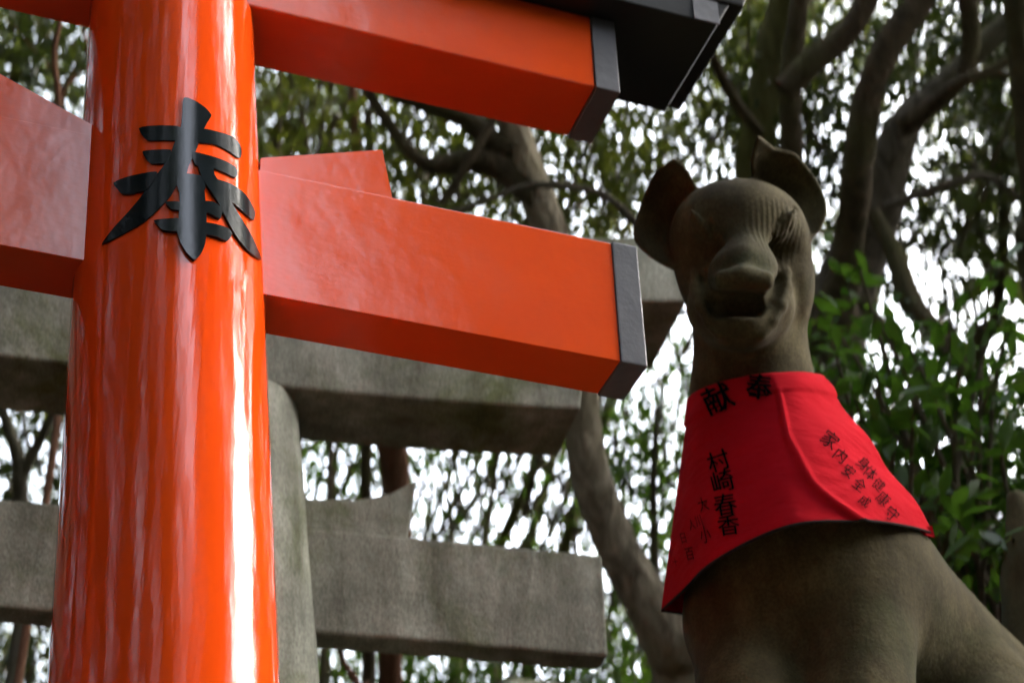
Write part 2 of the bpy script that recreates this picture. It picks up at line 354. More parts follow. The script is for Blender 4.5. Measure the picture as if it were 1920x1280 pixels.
# muzzle
def skin(px, py, lo=2.78, hi=3.25):
    """depth at which the solid begins in the direction of a point of the head"""
    for d in np.arange(lo, hi, .002):
        q = cs(px, py, d)
        if F[np.searchsorted(X, q[0]), np.searchsorted(Y, q[1]), np.searchsorted(D, q[2])] < 0: return d
    return hi
def groove(pts, r, k=.004, sub=True, lift=0.0):
    P = [cs(x, y, skin(x, y)+lift) for x, y in pts]
    for a, b in zip(P, P[1:]): cap(a, b, r, r, k, sub=sub)
cap(cs(1404, 462, 3.085), cs(1394, 506, 2.955), .062, .046, .035)
ell(cs(1393, 502, 2.975), (.058, .030, .050), .022)
cap(cs(1400, 456, 3.03), cs(1393, 514, 2.885), .012, .009, .030)          # ridge of the nose
block(cs(1390, 528, 2.935), (.050, .016, .056), .014, .018)
ell(cs(1390, 522, 2.888), (.036, .014, .018), .018)                      # nose pad
ell(cs(1388, 576, 3.045), (.096, .078, .085), .03)                       # jaws
ell(cs(1386, 612, 2.985), (.056, .040, .050), .03)                       # chin
block(cs(1387, 570, 2.90), (.050, .022, .095), .018, .008, sub=True)            # parted lips
for sx in (-1, 1):
    ell(cs(1394+sx*60, 474, 3.03), (.046, .012, .022), .045, rot=sx*14, sub=True)               # hollows below the brow
    g_ = [(1388+sx*48, 570), (1389+sx*60, 558), (1389+sx*69, 540), (1389+sx*74, 520)]; P_ = [cs(x_, y_, skin(x_, y_)) for x_, y_ in g_]
    for a_, b_, ra_, rb_ in zip(P_, P_[1:], (.009, .013, .016), (.013, .016, .014)): cap(a_, b_, ra_, rb_, .006, sub=True)   # the grin
    groove([(1389+sx*40, 628), (1389+sx*60, 604), (1389+sx*76, 574), (1389+sx*86, 540), (1389+sx*86, 512)], .0075, .010, sub=False, lift=.001)    # lip line
    q = (1392+sx*78, 422); dd_ = skin(*q)
    ell(cs(*q, dd_+.012), (.034, .013, .018), .010, rot=sx*55)                                   # closed almond eyes
    def lid(bow): return [(q[0]+sx*(math.cos(.96)*u-math.sin(.96)*0)*1.0+sx*bow*math.sin(.96)*(1-(u/38)**2), q[1]-math.sin(.96)*u+bow*math.cos(.96)*(1-(u/38)**2)) for u in (-38, -26, -13, 0, 13, 26, 38)]
    groove(lid(14), .0032, .004); groove(lid(-13), .0026, .004)
# ears: curved leaf-shaped shells
def ear(poly, d0, bow, th=.011):
    P = np.array(smooth_poly(poly, 3)); lo = cs(P[:, 0].min()-12, P[:, 1].max()+12, d0); hi = cs(P[:, 0].max()+12, P[:, 1].min()-12, d0)
    s, x, y, z = region((lo[0]-.02, lo[1]-.02, d0-.10), (hi[0]+.02, hi[1]+.02, d0+.10))
    px = x/z*FPX+960+0*y; py = 640-y/z*FPX+0*x
    n = len(P); d2 = np.full(px.shape, 1e9, np.float32); ins = np.zeros(px.shape, bool)
    for i in range(n):
        a, b = P[i], P[(i+1) % n]; e = b-a; wx, wy = px-a[0], py-a[1]; h = np.clip((wx*e[0]+wy*e[1])/(e@e+1e-9), 0, 1)
        d2 = np.minimum(d2, (wx-e[0]*h)**2+(wy-e[1]*h)**2)
        c = ((a[1] > py) != (b[1] > py)) & (px < (b[0]-a[0])*(py-a[1])/(b[1]-a[1]+1e-9)+a[0]); ins ^= c
    sd = np.sqrt(d2)*np.where(ins, -1, 1)*d0/FPX
    c = P.mean(0); rr = ((px-c[0])**2+(py-c[1])**2)/60.0**2
    dz = np.abs(z-(d0+bow-bow*rr))-th
    q1, q2 = sd+.008, dz+.0
    d = np.minimum(np.maximum(q1, q2), 0)+np.sqrt(np.maximum(q1, 0)**2+np.maximum(q2, 0)**2)-.008
    blend(s, d, .014)
ear([(1262,297),(1225,328),(1206,370),(1188,425),(1191,455),(1218,482),(1262,506),(1300,480),(1320,400),(1305,350),(1287,315)], 3.17, .03)
ear([(1421,254),(1452,277),(1492,288),(1530,335),(1549,378),(1549,405),(1537,432),(1512,452),(1465,430),(1425,380),(1411,340),(1407,300)], 3.17, .03)
# body: chest, shoulders, back, haunches, forelegs, upright tail
ell(cs(1480, 1140, 3.02), (.185, .20, .18), .08)
ell(cs(1560, 1130, 3.03), (.18, .17, .17), .08)
cap(cs(1450, 900, 3.08), cs(1510, 1010, 3.06), .12, .15, .06)
cap(cs(1585, 1080, 3.08), cs(1790, 1370, 3.22), .150, .20, .08)
cap(cs(1600, 1140, 2.95), cs(1612, 1330, 2.78), .110, .088, .025)       # near foreleg
cap(cs(1612, 1330, 2.78), cs(1622, 1760, 2.34), .080, .062, .03)
cap(cs(1395, 1180, 2.97), cs(1405, 1330, 2.80), .092, .085, .05)        # far foreleg
cap(cs(1405, 1330, 2.80), cs(1420, 1760, 2.34), .078, .060, .03)
cap(cs(1790, 1390, 3.15), cs(1800, 1700, 2.85), .19, .18, .06)          # haunch
cap(cs(1860, 1300, 3.05), cs(1890, 1540, 2.75), .075, .085, .03)        # raised knee
cap(cs(1890, 1540, 2.75), cs(1870, 1800, 2.42), .08, .06, .03)
cap(cs(1622, 1760, 2.34), cs(1618, 1800, 2.25), .06, .05, .03); cap(cs(1420, 1760, 2.34), cs(1420, 1800, 2.25), .06, .05, .03)
cap(cs(1900, 1650, 3.15), cs(1975, 1300, 3.46), .07, .10, .04)          # tail
cap(cs(1975, 1300, 3.46), cs(1955, 1090, 3.62), .10, .085, .03)
cap(cs(1955, 1090, 3.62), cs(1905, 935, 3.72), .085, .022, .02)
def surface_nets(F, X, Y, D):
    ins = F < 0; nx, ny, nz = F.shape
    cnt = np.zeros((nx-1, ny-1, nz-1), np.uint8)
    for dx in (0, 1):
        for dy in (0, 1):
            for dz in (0, 1): cnt += ins[dx:nx-1+dx, dy:ny-1+dy, dz:nz-1+dz]
    act = (cnt > 0) & (cnt < 8); idx = np.full(act.shape, -1, np.int64); I, J, K = np.nonzero(act); idx[I, J, K] = np.arange(len(I))
    acc = np.zeros((len(I), 3)); num = np.zeros(len(I)); C = [(a, b, c) for a in (0, 1) for b in (0, 1) for c in (0, 1)]
    for a in C:
        for ax in range(3):
            if a[ax]: continue
            b = list(a); b[ax] = 1
            fa, fb = F[I+a[0], J+a[1], K+a[2]], F[I+b[0], J+b[1], K+b[2]]; m = (fa < 0) != (fb < 0); t = np.where(m, fa/(fa-fb+1e-12), 0)
            pa = np.stack([X[I+a[0]], Y[J+a[1]], D[K+a[2]]], 1); pb = np.stack([X[I+b[0]], Y[J+b[1]], D[K+b[2]]], 1)
            acc += np.where(m[:, None], pa+(pb-pa)*t[:, None], 0); num += m
    V = acc/num[:, None]; Q = []
    for ax in range(3):
        sl0 = [slice(None)]*3; sl1 = [slice(None)]*3; sl0[ax] = slice(0, -1); sl1[ax] = slice(1, None)
        ch_ = ins[tuple(sl0)] != ins[tuple(sl1)]; P = np.array(np.nonzero(ch_)).T; o1, o2 = [q for q in range(3) if q != ax]
        P = P[(P[:, o1] > 0) & (P[:, o2] > 0) & (P[:, o1] < F.shape[o1]-1) & (P[:, o2] < F.shape[o2]-1)]
        flip = ins[P[:, 0], P[:, 1], P[:, 2]]
        if ax == 1: flip = ~flip
        def cell(d1, d2):
            R = P.copy(); R[:, o1] += d1; R[:, o2] += d2; return idx[R[:, 0], R[:, 1], R[:, 2]]
        q = np.stack([cell(-1, -1), cell(0, -1), cell(0, 0), cell(-1, 0)], 1); q[flip] = q[flip][:, ::-1]; Q.append(q)
    Q = np.concatenate(Q); return V, Q[(Q >= 0).all(1)]
V, Q = surface_nets(F, X, Y, D)
V = to_world(V)
PEDZ = float(V[:, 2].min())+.02
feet = np.clip(V[:, 2], PEDZ, None); V[:, 2] = feet
fcx, fcy = 1.04, 1.75
fox = link('fox_statue', fast_mesh('fox_statue', V, Q), M['fox_stone'], smooth=True)
def fox_material():
    m = M['fox_stone']; nt = m.node_tree; p = nt.nodes['Principled BSDF']
    tc = nt.nodes.new('ShaderNodeTexCoord'); mp = nt.nodes.new('ShaderNodeMapping'); wv = nt.nodes.new('ShaderNodeTexWave')
    c = at(1470, 440, 3.0); mp.inputs['Location'].default_value = tuple(-c)       # carved hair lines fanning over the brow
    gr = nt.nodes.new('ShaderNodeVectorMath'); gr.operation = 'LENGTH'
    nt.links.new(tc.outputs['Object'], mp.inputs[0]); wv.wave_type = 'BANDS'; wv.bands_direction = 'X'
    wv.inputs['Scale'].default_value = 30; wv.inputs['Distortion'].default_value = 1.2; wv.inputs['Detail'].default_value = 0; wv.inputs['Detail Scale'].default_value = .12
    nt.links.new(mp.outputs[0], wv.inputs['Vector']); nt.links.new(mp.outputs[0], gr.inputs[0])
    mr = nt.nodes.new('ShaderNodeMapRange'); mr.inputs['From Min'].default_value = .05; mr.inputs['From Max'].default_value = .085; mr.inputs['To Min'].default_value = 1; mr.inputs['To Max'].default_value = 0
    nt.links.new(gr.outputs['Value'], mr.inputs[0]); mu = nt.nodes.new('ShaderNodeMath'); mu.operation = 'MULTIPLY'
    nt.links.new(wv.outputs[1], mu.inputs[0]); nt.links.new(mr.outputs[0], mu.inputs[1]); bump(nt, p, mu.outputs[0], .5, .0014)
fox_material()
tag(fox, 'seated mossy stone fox statue with pricked ears and a red bib', 'statue')
# its plinth, below the frame
ped = empty('stone_plinth', (fcx, fcy, 0), label='tall stepped stone plinth carrying the fox statue', cat='plinth')
zz = [(0, .62, .28), (.28, .50, PEDZ-.12), (PEDZ-.12, .58, PEDZ)]
lo = V.min(0); hi = V[V[:, 2] < PEDZ+.05].max(0); pcx, pcy = 1.03, 1.80
for z0, h, z1 in zz:
    bm = bmesh.new(); box(bm, pcx-h, pcx+h, pcy-h*.95, pcy+h*.95, z0+.001, z1); bm_obj('plinth_block', bm, M['gate_stone'], ped, bevel=.012)
# ------------------------------------------------------------------ bib
neck = [(1298,745,3.13),(1318,731,3.075),(1355,717,3.035),(1400,707,3.01),(1445,701,3.00),(1492,700,3.03),(1531,706,3.11)]
hem = [(1249,1142,3.02),(1290,1098,2.90),(1345,1052,2.83),(1420,1008,2.79),(1510,983,2.78),(1630,978,2.84),(1745,1003,3.02)]
def spline(P, n):
    P = np.array(P, float); P = np.vstack([2*P[0]-P[1], P, 2*P[-1]-P[-2]]); out = []
    for t in np.linspace(0, len(P)-3-1e-6, n):
        i = int(t); f = t-i; a, b, c, d = P[i:i+4]
        out.append(.5*((2*b)+(-a+c)*f+(2*a-5*b+4*c-d)*f*f+(-a+3*b-3*c+d)*f**3))
    return np.array(out)
NU, NV = 120, 70
def ring(ctrl):
    fr = np.array([to_world(cs(*p)) for p in spline(ctrl, NU)]); c = (fr[0]+fr[-1])/2
    return np.vstack([fr, 2*c-fr[1:-1]])
r0, r1 = ring(neck), ring(hem); NR = len(r0)
BV = []; fold = np.array([(0, .655), (.15, .665), (.45, .66), (.75, .70), (.9, .745), (1, .80)])
cN = r0.mean(0); cH = r1.mean(0)
for j in range(NV+1):
    v = j/NV
    ctr = cN+(cH-cN)*v
    P = r0+(r1-r0)*v
    out = P-ctr; nrm = out/np.linalg.norm(out, axis=1)[:, None]
    u = np.arange(NR)/(NU-1)
    disp = .004
    wr = .004*v*np.sin(u*19+v*2)+.0035*np.sin(u*7+v*16+1.2*np.sin(u*9))*np.clip((u-.62)*6, 0, 1)*(u < 1.1)
    fu = np.interp(v, fold[:, 0], fold[:, 1])
    step = .006/(1+np.exp(-(u-fu)/.004))*(u < 1.0)*min(1, v*12) + .007*np.exp(-((u-fu-.012)/.012)**2)*min(1, max(0, v-.1)*14)
    if v < .14: wr = wr+.004
    BV.append(P+nrm*(disp+wr+step)[:, None])
BV = np.vstack(BV); jj, ii = np.meshgrid(np.arange(NV), np.arange(NR), indexing='ij'); jj = jj.ravel(); ii = ii.ravel(); i2 = (ii+1) % NR
BQ = np.stack([jj*NR+ii, jj*NR+i2, (jj+1)*NR+i2, (jj+1)*NR+ii], 1)
bib = link('fox_bib', fast_mesh('fox_bib', BV, BQ), M['cloth'], smooth=True)
tag(bib, 'red cotton bib with black handwriting tied round the neck of the fox statue', 'bib')
md = bib.modifiers.new('thick', 'SOLIDIFY'); md.thickness = .003; md.offset = 0
def tube(path, rad, sides=8, closed=False):
    P = np.asarray(path, float); n = len(P); rad = np.broadcast_to(np.asarray(rad, float), (n,)); T = np.gradient(P, axis=0)
    if closed: T = np.roll(P, -1, 0)-np.roll(P, 1, 0)
    T /= np.linalg.norm(T, axis=1)[:, None]; up = np.array([.31, .17, .93]) if abs(T[0][2]) < .9 else np.array([1, .1, 0]); Vs = []
    for i in range(n):
        a = np.cross(T[i], up); a /= np.linalg.norm(a); b = np.cross(T[i], a); up = np.cross(a, T[i]) if True else up
        ang = np.arange(sides)*2*math.pi/sides; Vs.append(P[i]+rad[i]*(np.cos(ang)[:, None]*a+np.sin(ang)[:, None]*b))
    Vs = np.vstack(Vs); Qs = []
    for i in range(n if closed else n-1):
        k = (i+1) % n
        for s in range(sides): Qs.append((i*sides+s, i*sides+(s+1) % sides, k*sides+(s+1) % sides, k*sides+s))
    return Vs, np.array(Qs)
tv, tq = tube(BV[NV*NR:], .0026, 6, True); link('hem_tape', fast_mesh('hem_tape', tv, tq), M['edge'], bib, smooth=True)
bm = bmesh.new(); c = [bm.verts.new(tuple(at(*p))) for p in ((1722, 990, 2.99), (1748, 985, 3.0), (1753, 1007, 3.0), (1738, 1003, 2.99))]; bm.faces.new(c)
o = bm_obj('bib_tie', bm, M['cloth'], bib); md = o.modifiers.new('thick', 'SOLIDIFY'); md.thickness = .004
bvh = BVHTree.FromPolygons([tuple(v) for v in BV], [tuple(map(int, q)) for q in BQ])
def write(char, px, py, size, rot, stretch=1.0, bold=.0, lift=.0035):
    cu = bpy.data.curves.new('t', 'FONT'); cu.body = char; cu.align_x = 'CENTER'; cu.align_y = 'CENTER'; cu.size = 1; cu.offset = bold; cu.resolution_u = 2
    to = bpy.data.objects.new('t', cu); COL.objects.link(to); bpy.context.view_layer.update()
    me = bpy.data.meshes.new_from_object(to.evaluated_get(bpy.context.evaluated_depsgraph_get())); bpy.data.objects.remove(to); bpy.data.curves.remove(cu)
    b = bmesh.new(); b.from_mesh(me); bpy.data.meshes.remove(me)
    if not b.verts: b.free(); return
    for k in range(-6, 7):
        for no in ((1, 0, 0), (0, 1, 0)):
            bmesh.ops.bisect_plane(b, geom=b.verts[:]+b.edges[:]+b.faces[:], plane_co=(k*.1, k*.1, 0), plane_no=no)
    c, s = math.cos(math.radians(rot)), math.sin(math.radians(rot))
    for v in b.verts:
        x, y = v.co.x*size, v.co.y*size*stretch; x, y = c*x-s*y, s*x+c*y
        d = Vector(ray(px+x, py-y)).normalized(); h = bvh.ray_cast(Vector(CAM), d)
        v.co = h[0]+(h[1] if h[1].dot(d) < 0 else -h[1])*lift-d*.001 if h[0] else Vector(at(px+x, py-y, 2.95))
    bm_obj('written_character', b, M['fabric_ink'], bib)
for a in [('奉', 1424, 731, 50, -6), ('献', 1350, 752, 56, 24), ('村', 1350, 868, 42, 18), ('崎', 1357, 906, 44, 14), ('春', 1362, 950, 44, 10), ('香', 1368, 988, 42, 8),
          ('大', 1322, 948, 20, 18, 1.5), ('川', 1314, 978, 14, 18, 1.8), ('小', 1326, 1005, 20, 12, 1.8), ('人', 1301, 985, 13, 15, 1.8), ('日', 1285, 1010, 14, 15, 1.6), ('百', 1297, 1040, 18, 12, 1.5), ('十', 1270, 1055, 11, 12, 1.6),
          ('家', 1552, 828, 34, -38), ('内', 1572, 857, 28, -38), ('安', 1588, 887, 26, -38), ('全', 1608, 912, 26, -38), ('成', 1618, 942, 22, -38),
          ('身', 1615, 872, 26, -42), ('体', 1628, 890, 26, -42), ('健', 1644, 912, 24, -42), ('康', 1652, 938, 26, -42), ('守', 1668, 966, 28, -42)]:
    write(*a[:3], a[3], a[4], a[5] if len(a) > 5 else 1.0)
    if a[3] > 38:                                  # a loaded brush: the strokes of the large characters are broader
        for k, (ox, oy) in enumerate(((1.3, .5), (-1.3, -.5), (.3, 1.3))[:3 if a[3] > 45 else 1]): write(a[0], a[1]+ox, a[2]+oy, a[3], a[4], 1.0, 0, .0038+.0003*k)
# ------------------------------------------------------------------ trees
def resample(P, R, step=.12):
    P = np.asarray(P, float); R = np.asarray(R, float); L = np.r_[0, np.cumsum(np.linalg.norm(np.diff(P, axis=0), axis=1))]; n = max(4, int(L[-1]/step))
    t = np.linspace(0, len(P)-1, n); Q4 = np.hstack([P, R[:, None]]); A = spline(Q4, n); return A[:, :3], np.clip(A[:, 3], .002, None)
def limb(name, pts, mat, parent, sides=12, rough=.12, roots=False):
    """pts: world position + radius; a knobbly tapering limb"""
    P = [p[:3] for p in pts]; R = [p[3] for p in pts]
    A, r = resample(P, R, max(.05, min(R)*1.2)); v, q = tube(A, r, sides); n = len(A)
    vv = v.reshape(n, sides, 3); c = A[:, None, :]
    k = 1+rough*(np.sin(np.arange(n)[:, None]*.55+np.arange(sides)[None]*2.1+RNG.random()*6)*.5+RNG.normal(0, .35, (n, sides)))
    vv = c+(vv-c)*k[:, :, None]
    return link(name, fast_mesh(name, vv.reshape(-1, 3), q), mat, parent, smooth=True)
def pp(lst, d, wscale=1.0):
    """(px, py, width_px[, depth]) -> world points with radii"""
    out = []
    for q in lst:
        dd = q[3] if len(q) > 3 else d; out.append((*at(q[0], q[1], dd), q[2]/2*dd/FPX*wscale))
    return out
def root(pts, flare=1.25, dx=0, dy=0):
    p = pts[0]; return [(p[0]+dx, p[1]+dy, -.1, p[3]*flare), (p[0]+dx*.6, p[1]+dy*.6, p[2]*.4, p[3]*1.12)]+pts
LEAF = np.array([(0, 0, 0), (.5, -.27, .06), (1, 0, -.04), (.5, .27, .06)])
def leaf_cloud(name, centres, size, mat, parent=None, spread=.10, per=9, droop=.3):
    C = np.repeat(np.asarray(centres), per, 0); n = len(C); C = C+RNG.normal(0, spread, (n, 3))*[1, 1, .7]
    a = RNG.random(n)*2*math.pi; d = np.stack([np.cos(a), np.sin(a), RNG.normal(-droop, .45, n)], 1); d /= np.linalg.norm(d, axis=1)[:, None]
    nr = RNG.normal(0, .55, (n, 3))+[0, 0, 1]; s = np.cross(nr, d); s /= np.linalg.norm(s, axis=1)[:, None]; nn = np.cross(d, s)
    sz = size*RNG.uniform(.65, 1.25, n)
    V = C[:, None, :]+sz[:, None, None]*(LEAF[None, :, 0:1]*d[:, None]+LEAF[None, :, 1:2]*s[:, None]+LEAF[None, :, 2:3]*nn[:, None])
    return link(name, fast_mesh(name, V.reshape(-1, 3), np.arange(n*4).reshape(n, 4)), mat, parent)
def blob(px, py, d, r, n, flat=.75):
    c = at(px, py, d); q = RNG.normal(0, 1, (n, 3)); q /= np.linalg.norm(q, axis=1)[:, None]
    return c+q*(RNG.random(n)**.45)[:, None]*np.array([r, r, r*flat])
def crown(name, blobs, size, mat, parent, **kw):
    return leaf_cloud(name, np.vstack([blob(*b) for b in blobs]), size, mat, parent, **kw)
def twigs(name, blobs, mat, parent, n=3, rad=.006):
    Vs, Qs, k = [], [], 0
    for b in blobs:
        c = at(*b[:3])
        for _ in range(n):
            d = RNG.normal(0, 1, 3); d[2] = abs(d[2])*.8+.3; d /= np.linalg.norm(d); p = c-d*b[3]
            path = [p]
            for _ in range(6): d = d+RNG.normal(0, .22, 3); d /= np.linalg.norm(d); path.append(path[-1]+d*b[3]*.33)
            v, q = tube(path, np.linspace(rad*1.6, rad*.4, 7), 4); Vs.append(v); Qs.append(q+k); k += len(v)
    return link(name, fast_mesh(name, np.vstack(Vs), np.vstack(Qs)), mat, parent)
# curved trunk behind the gates
t = empty('curved_tree', at(1290, 1280, 5.2)*[1, 1, 0], label='curved grey trunk bending up behind the stone gate beside the red bib', cat='tree')
tr = pp([(1300,1330,150),(1262,1215,125),(1205,1110,100),(1150,1010,90),(1110,900,85),(1092,790,80),(1085,680,78),(1060,520,76),(1020,400,74),(985,300,66),(950,180,58),(930,0,50),(930,-200,40)], 5.2, .86)
limb('trunk', root(tr, 1.4, .25, 0), M['pale_bark'], t, 28, .10)
limb('branch', pp([(1015,380,62),(960,325,58),(890,300,50),(820,312,34),(775,292,26),(735,240,22),(700,190,20),(660,120,16)], 5.2), M['dark_bark'], t)
limb('branch', pp([(985,290,48),(930,270,46),(880,225,40),(800,195,34),(720,165,26),(640,90,20)], 5.2), M['dark_bark'], t)
limb('branch', pp([(825,385,16,5.1),(860,335,16,5.1),(895,275,18,5.1),(930,215,14,5.1),(975,120,12,5.1)], 5.1), M['dark_bark'], t)
limb('branch', pp([(835,400,8,4.6),(900,382,10,4.6),(965,355,11,4.6),(1015,345,14,4.6),(1080,352,14,4.6),(1130,362,14,4.6),(1165,392,16,4.6),(1200,425,20,4.6)][::-1], 4.6), M['bark'], t, 8, .05)
bl = [(760,330,6.0,.45,60),(900,360,6.2,.5,70),(1010,220,6.0,.45,50),(1100,330,5.8,.35,35),(850,160,6.2,.4,40),(1000,420,6,.35,30)]
crown('crown', bl, .055, M['leaf_olive'], t); twigs('twigs', bl, M['dark_bark'], t)
# great forked tree on the right
t = empty('forked_tree', at(1540, 700, 5.6)*[1, 1, 0], label='great dark tree whose trunk forks into thick limbs above the fox statue at the right', cat='tree')
tr = pp([(1490,900,190),(1530,700,165),(1560,600,140),(1600,500,110),(1640,400,100),(1668,300,78),(1700,230,62),(1760,170,52),(1830,100,44),(1910,20,36),(2000,-80,30)], 5.8)
limb('trunk', root(tr, 1.3), M['bark'], t, 18, .08)
limb('branch', pp([(1560,620,80,5.65),(1585,500,64,5.6),(1600,400,60,5.55),(1612,290,54,5.5),(1625,190,54,5.5),(1665,90,58,5.5),(1720,10,50,5.5),(1780,-80,46,5.5)], 5.5), M['dark_bark'], t)
limb('branch', pp([(1690,240,40,5.5),(1740,205,34,5.45),(1800,155,28,5.4),(1850,135,22,5.4),(1940,85,18,5.4)], 5.4), M['dark_bark'], t)
limb('branch', pp([(1800,150,20,5.4),(1860,140,16,5.4),(1960,145,12,5.4)], 5.4), M['dark_bark'], t)
limb('branch', pp([(1808,140,34,5.5),(1822,80,38,5.5),(1815,0,34,5.5),(1800,-80,30,5.5)], 5.5), M['dark_bark'], t)
limb('branch', pp([(1470,170,52,5.7),(1530,110,52,5.7),(1590,60,46,5.7),(1630,-10,40,5.7),(1650,-90,36,5.7)], 5.7), M['dark_bark'], t)
limb('branch', pp([(1655,390,18,5.6),(1720,365,20,5.6),(1780,345,20,5.6),(1840,328,18,5.6),(1885,350,14,5.6),(1960,410,12,5.6)], 5.6), M['bark'], t, 8)
limb('branch', pp([(1640,400,26,5.5),(1675,470,34,5.4),(1705,560,42,5.3),(1760,635,40,5.2),(1800,680,34,5.1),(1850,740,26,5.0)], 5.3), M['dark_bark'], t)
limb('branch', pp([(1615,560,22,5.5),(1660,620,26,5.4),(1720,690,24,5.3),(1780,760,18,5.2)], 5.4), M['dark_bark'], t)
bl = [(1450,60,6.6,.4,40),(1560,180,6.8,.45,50),(1750,80,6.6,.5,60),(1850,230,6.6,.5,70),(1780,440,6.8,.45,60),(1700,520,7,.3,25),(1900,350,6.6,.4,45),(1400,220,6.8,.35,35),(1480,330,6.8,.35,40),(1880,40,6.4,.4,45)]
crown('crown', bl, .055, M['leaf_dark'], t); twigs('twigs', bl, M['dark_bark'], t)
# mossy tree
t = empty('mossy_tree', at(1410, 500, 6.4)*[1, 1, 0], label='yellowish mossy trunk rising behind the right ear of the fox statue', cat='tree')
tr = pp([(1395,600,80),(1405,420,72),(1420,260,66),(1436,150,60),(1455,60,62),(1485,-20,66),(1520,-120,60)], 6.4)
limb('trunk', root(tr), M['moss_bark'], t, 14)
limb('branch', pp([(1425,250,22,6.3),(1385,200,22,6.2),(1350,140,20,6.1),(1320,60,16,6.0)], 6.2), M['dark_bark'], t)
bl = [(1380,120,7.2,.45,50),(1330,250,7.0,.35,35),(1440,20,7.2,.4,40),(1260,330,7,.3,25),(1230,230,7.2,.3,12)]
crown('crown', bl, .055, M['leaf_olive'], t); twigs('twigs', bl, M['dark_bark'], t)
ORD = ['leftmost', 'second from the left', 'third from the left', 'fourth from the left', 'fifth from the left', 'sixth from the left', 'seventh from the left', 'eighth from the left', 'rightmost']
def simple_tree(name, label, path, d, mat, group=None, blobs=None, leaf=None, sides=10, dxr=0):
    p = pp(path, d); t = empty(name, (p[0][0], p[0][1], 0), label=label, cat='tree', group=group); limb('trunk', root(p, 1.2, dxr), mat, t, sides, .08)
    if blobs: crown('crown', blobs, .06, leaf, t); twigs('twigs', blobs, mat, t)
    return t
simple_tree('dark_tree', 'slim dark upright trunk between the mossy trunk and the great forked tree', [(1500,520,46),(1490,380,44),(1484,260,42),(1482,160,40),(1492,60,38),(1510,-60,36)], 5.9, M['dark_bark'], None, [(1500,260,6.5,.3,20),(1540,330,6.6,.3,25)], M['leaf_dark'])
simple_tree('slender_tree', 'slender dark trunk rising near the right edge of the picture', [(1850,760,26),(1868,600,22),(1882,450,20),(1880,330,18),(1872,200,18),(1858,90,16),(1850,-60,14)], 6.6, M['dark_bark'], None, [(1860,160,7.2,.4,30),(1900,300,7.3,.4,30)], M['leaf_olive'])
simple_tree('edge_tree', 'thick grey trunk cut off by the top right corner of the picture', [(1960,600,60),(1945,400,56),(1925,200,52),(1912,80,48),(1900,-60,46)], 5.0, M['dark_bark'], None, [(1960,200,6,.4,40)], M['leaf_dark'])
simple_tree('red_barked_tree', 'reddish brown trunk seen above and below the stone tie beam', [(738,1420,52),(732,1280,46),(738,1120,44),(748,960,46),(735,840,56),(728,700,44),(700,500,34),(672,300,20),(660,180,17),(650,40,14)], 6.2, M['red_bark'], None, [(600,230,7.4,.5,80),(640,330,7.6,.4,50),(560,180,7.4,.4,50)], M['leaf_olive'])
simple_tree('dark_post_tree', 'straight dark trunk left of the reddish trunk above the stone wedge', [(690,1400,26),(688,1100,22),(686,900,20),(690,700,20),(696,400,16),(690,200,14)], 6.0, M['dark_bark'])
simple_tree('forked_sapling', 'pale forked sapling in the gap between the two stone beams at the far left', [(38,1200,34),(36,1000,30),(38,900,28),(30,845,24),(12,790,20),(-10,730,18)], 5.6, M['bark'], None, [(40,820,6.8,.45,60),(60,1250,6.8,.4,60)], M['leaf_dark'])
t = [o for o in COL.objects if o.name == 'forked_sapling'][0]; limb('branch', pp([(38,900,22),(62,850,20),(90,795,18),(120,730,14)], 5.6), M['bark'], t)
simple_tree('twisted_sapling', 'thin twisted reddish sapling in the gap left of the vermilion pillar', [(120,700,14),(112,400,13),(110,200,12),(104,140,11),(102,90,11),(112,40,10),(118,-60,9)], 5.4, M['red_bark'], None, [(70,100,6.4,.5,90),(120,60,6.2,.3,30)], M['leaf_dark'])
simple_tree('leaning_sapling', 'thin reddish leaning stem under the stone tie beam', [(700,1420,16),(672,1290,15),(650,1250,12),(640,1225,10),(630,1120,8)], 5.0, M['red_bark'])
stems = [((795,1010),(860,845),10),((815,1012),(905,848),9),((880,1020),(985,845),10),((935,1030),(1012,850),22),((985,1040),(1042,840),17),((1010,1040),(1075,900),9),((1060,1020),(1130,800),24),((905,1015),(935,840),7),((845,1000),(950,830),8)]
stems.sort(key=lambda q: q[0][0]+q[1][0])
for si, ((x0, y0), (x1, y1), wd) in enumerate(stems):
    sx, sy = x1-x0, y1-y0; d = 8.2+RNG.uniform(-.8, .8)
    simple_tree('bamboo_stem', ORD[si]+' of nine slender leaning stems between the stone beams', [(x0-sx*1.1, y0-sy*1.6, wd*1.2), (x0-sx*.3, y0-sy*.4, wd*1.1), (x0, y0, wd), (x1, y1, wd*.9), (x1+sx*.9, y1+sy*1.2, wd*.7), (x1+sx*2, y1+sy*3, wd*.5)], d, M['moss_bark'], 'slender leaning stems behind the stone gate', [((x0*(1-q)+x1*q)+RNG.normal(0, 14), y0*(1-q)+y1*q, d, .14, 2) for q in (.15, .5, .85, 1.15)], M['leaf_green'], sides=6)
stems = [((545,275),(600,165),9),((612,285),(660,170),12),((598,285),(618,180),10),((575,280),(545,150),8)]
stems.sort(key=lambda q: q[0][0]+q[1][0])
for si, ((x0, y0), (x1, y1), wd) in enumerate(stems):
    if y1 > y0: x0, y0, x1, y1 = x1, y1, x0, y0
    sx, sy = x1-x0, y1-y0; d = 7.2+RNG.uniform(-.6, .6)
    simple_tree('slim_stem', (ORD[si] if si < 3 else 'rightmost')+' of four slim dark stems seen between the vermilion beams', [(x0-sx*1.5, y0-sy*4, wd*1.3), (x0, y0, wd), (x1, y1, wd*.9), (x1+sx, y1+sy*1.5, wd*.7)], d, M['dark_bark'], 'slim dark stems seen between the vermilion beams', sides=6)
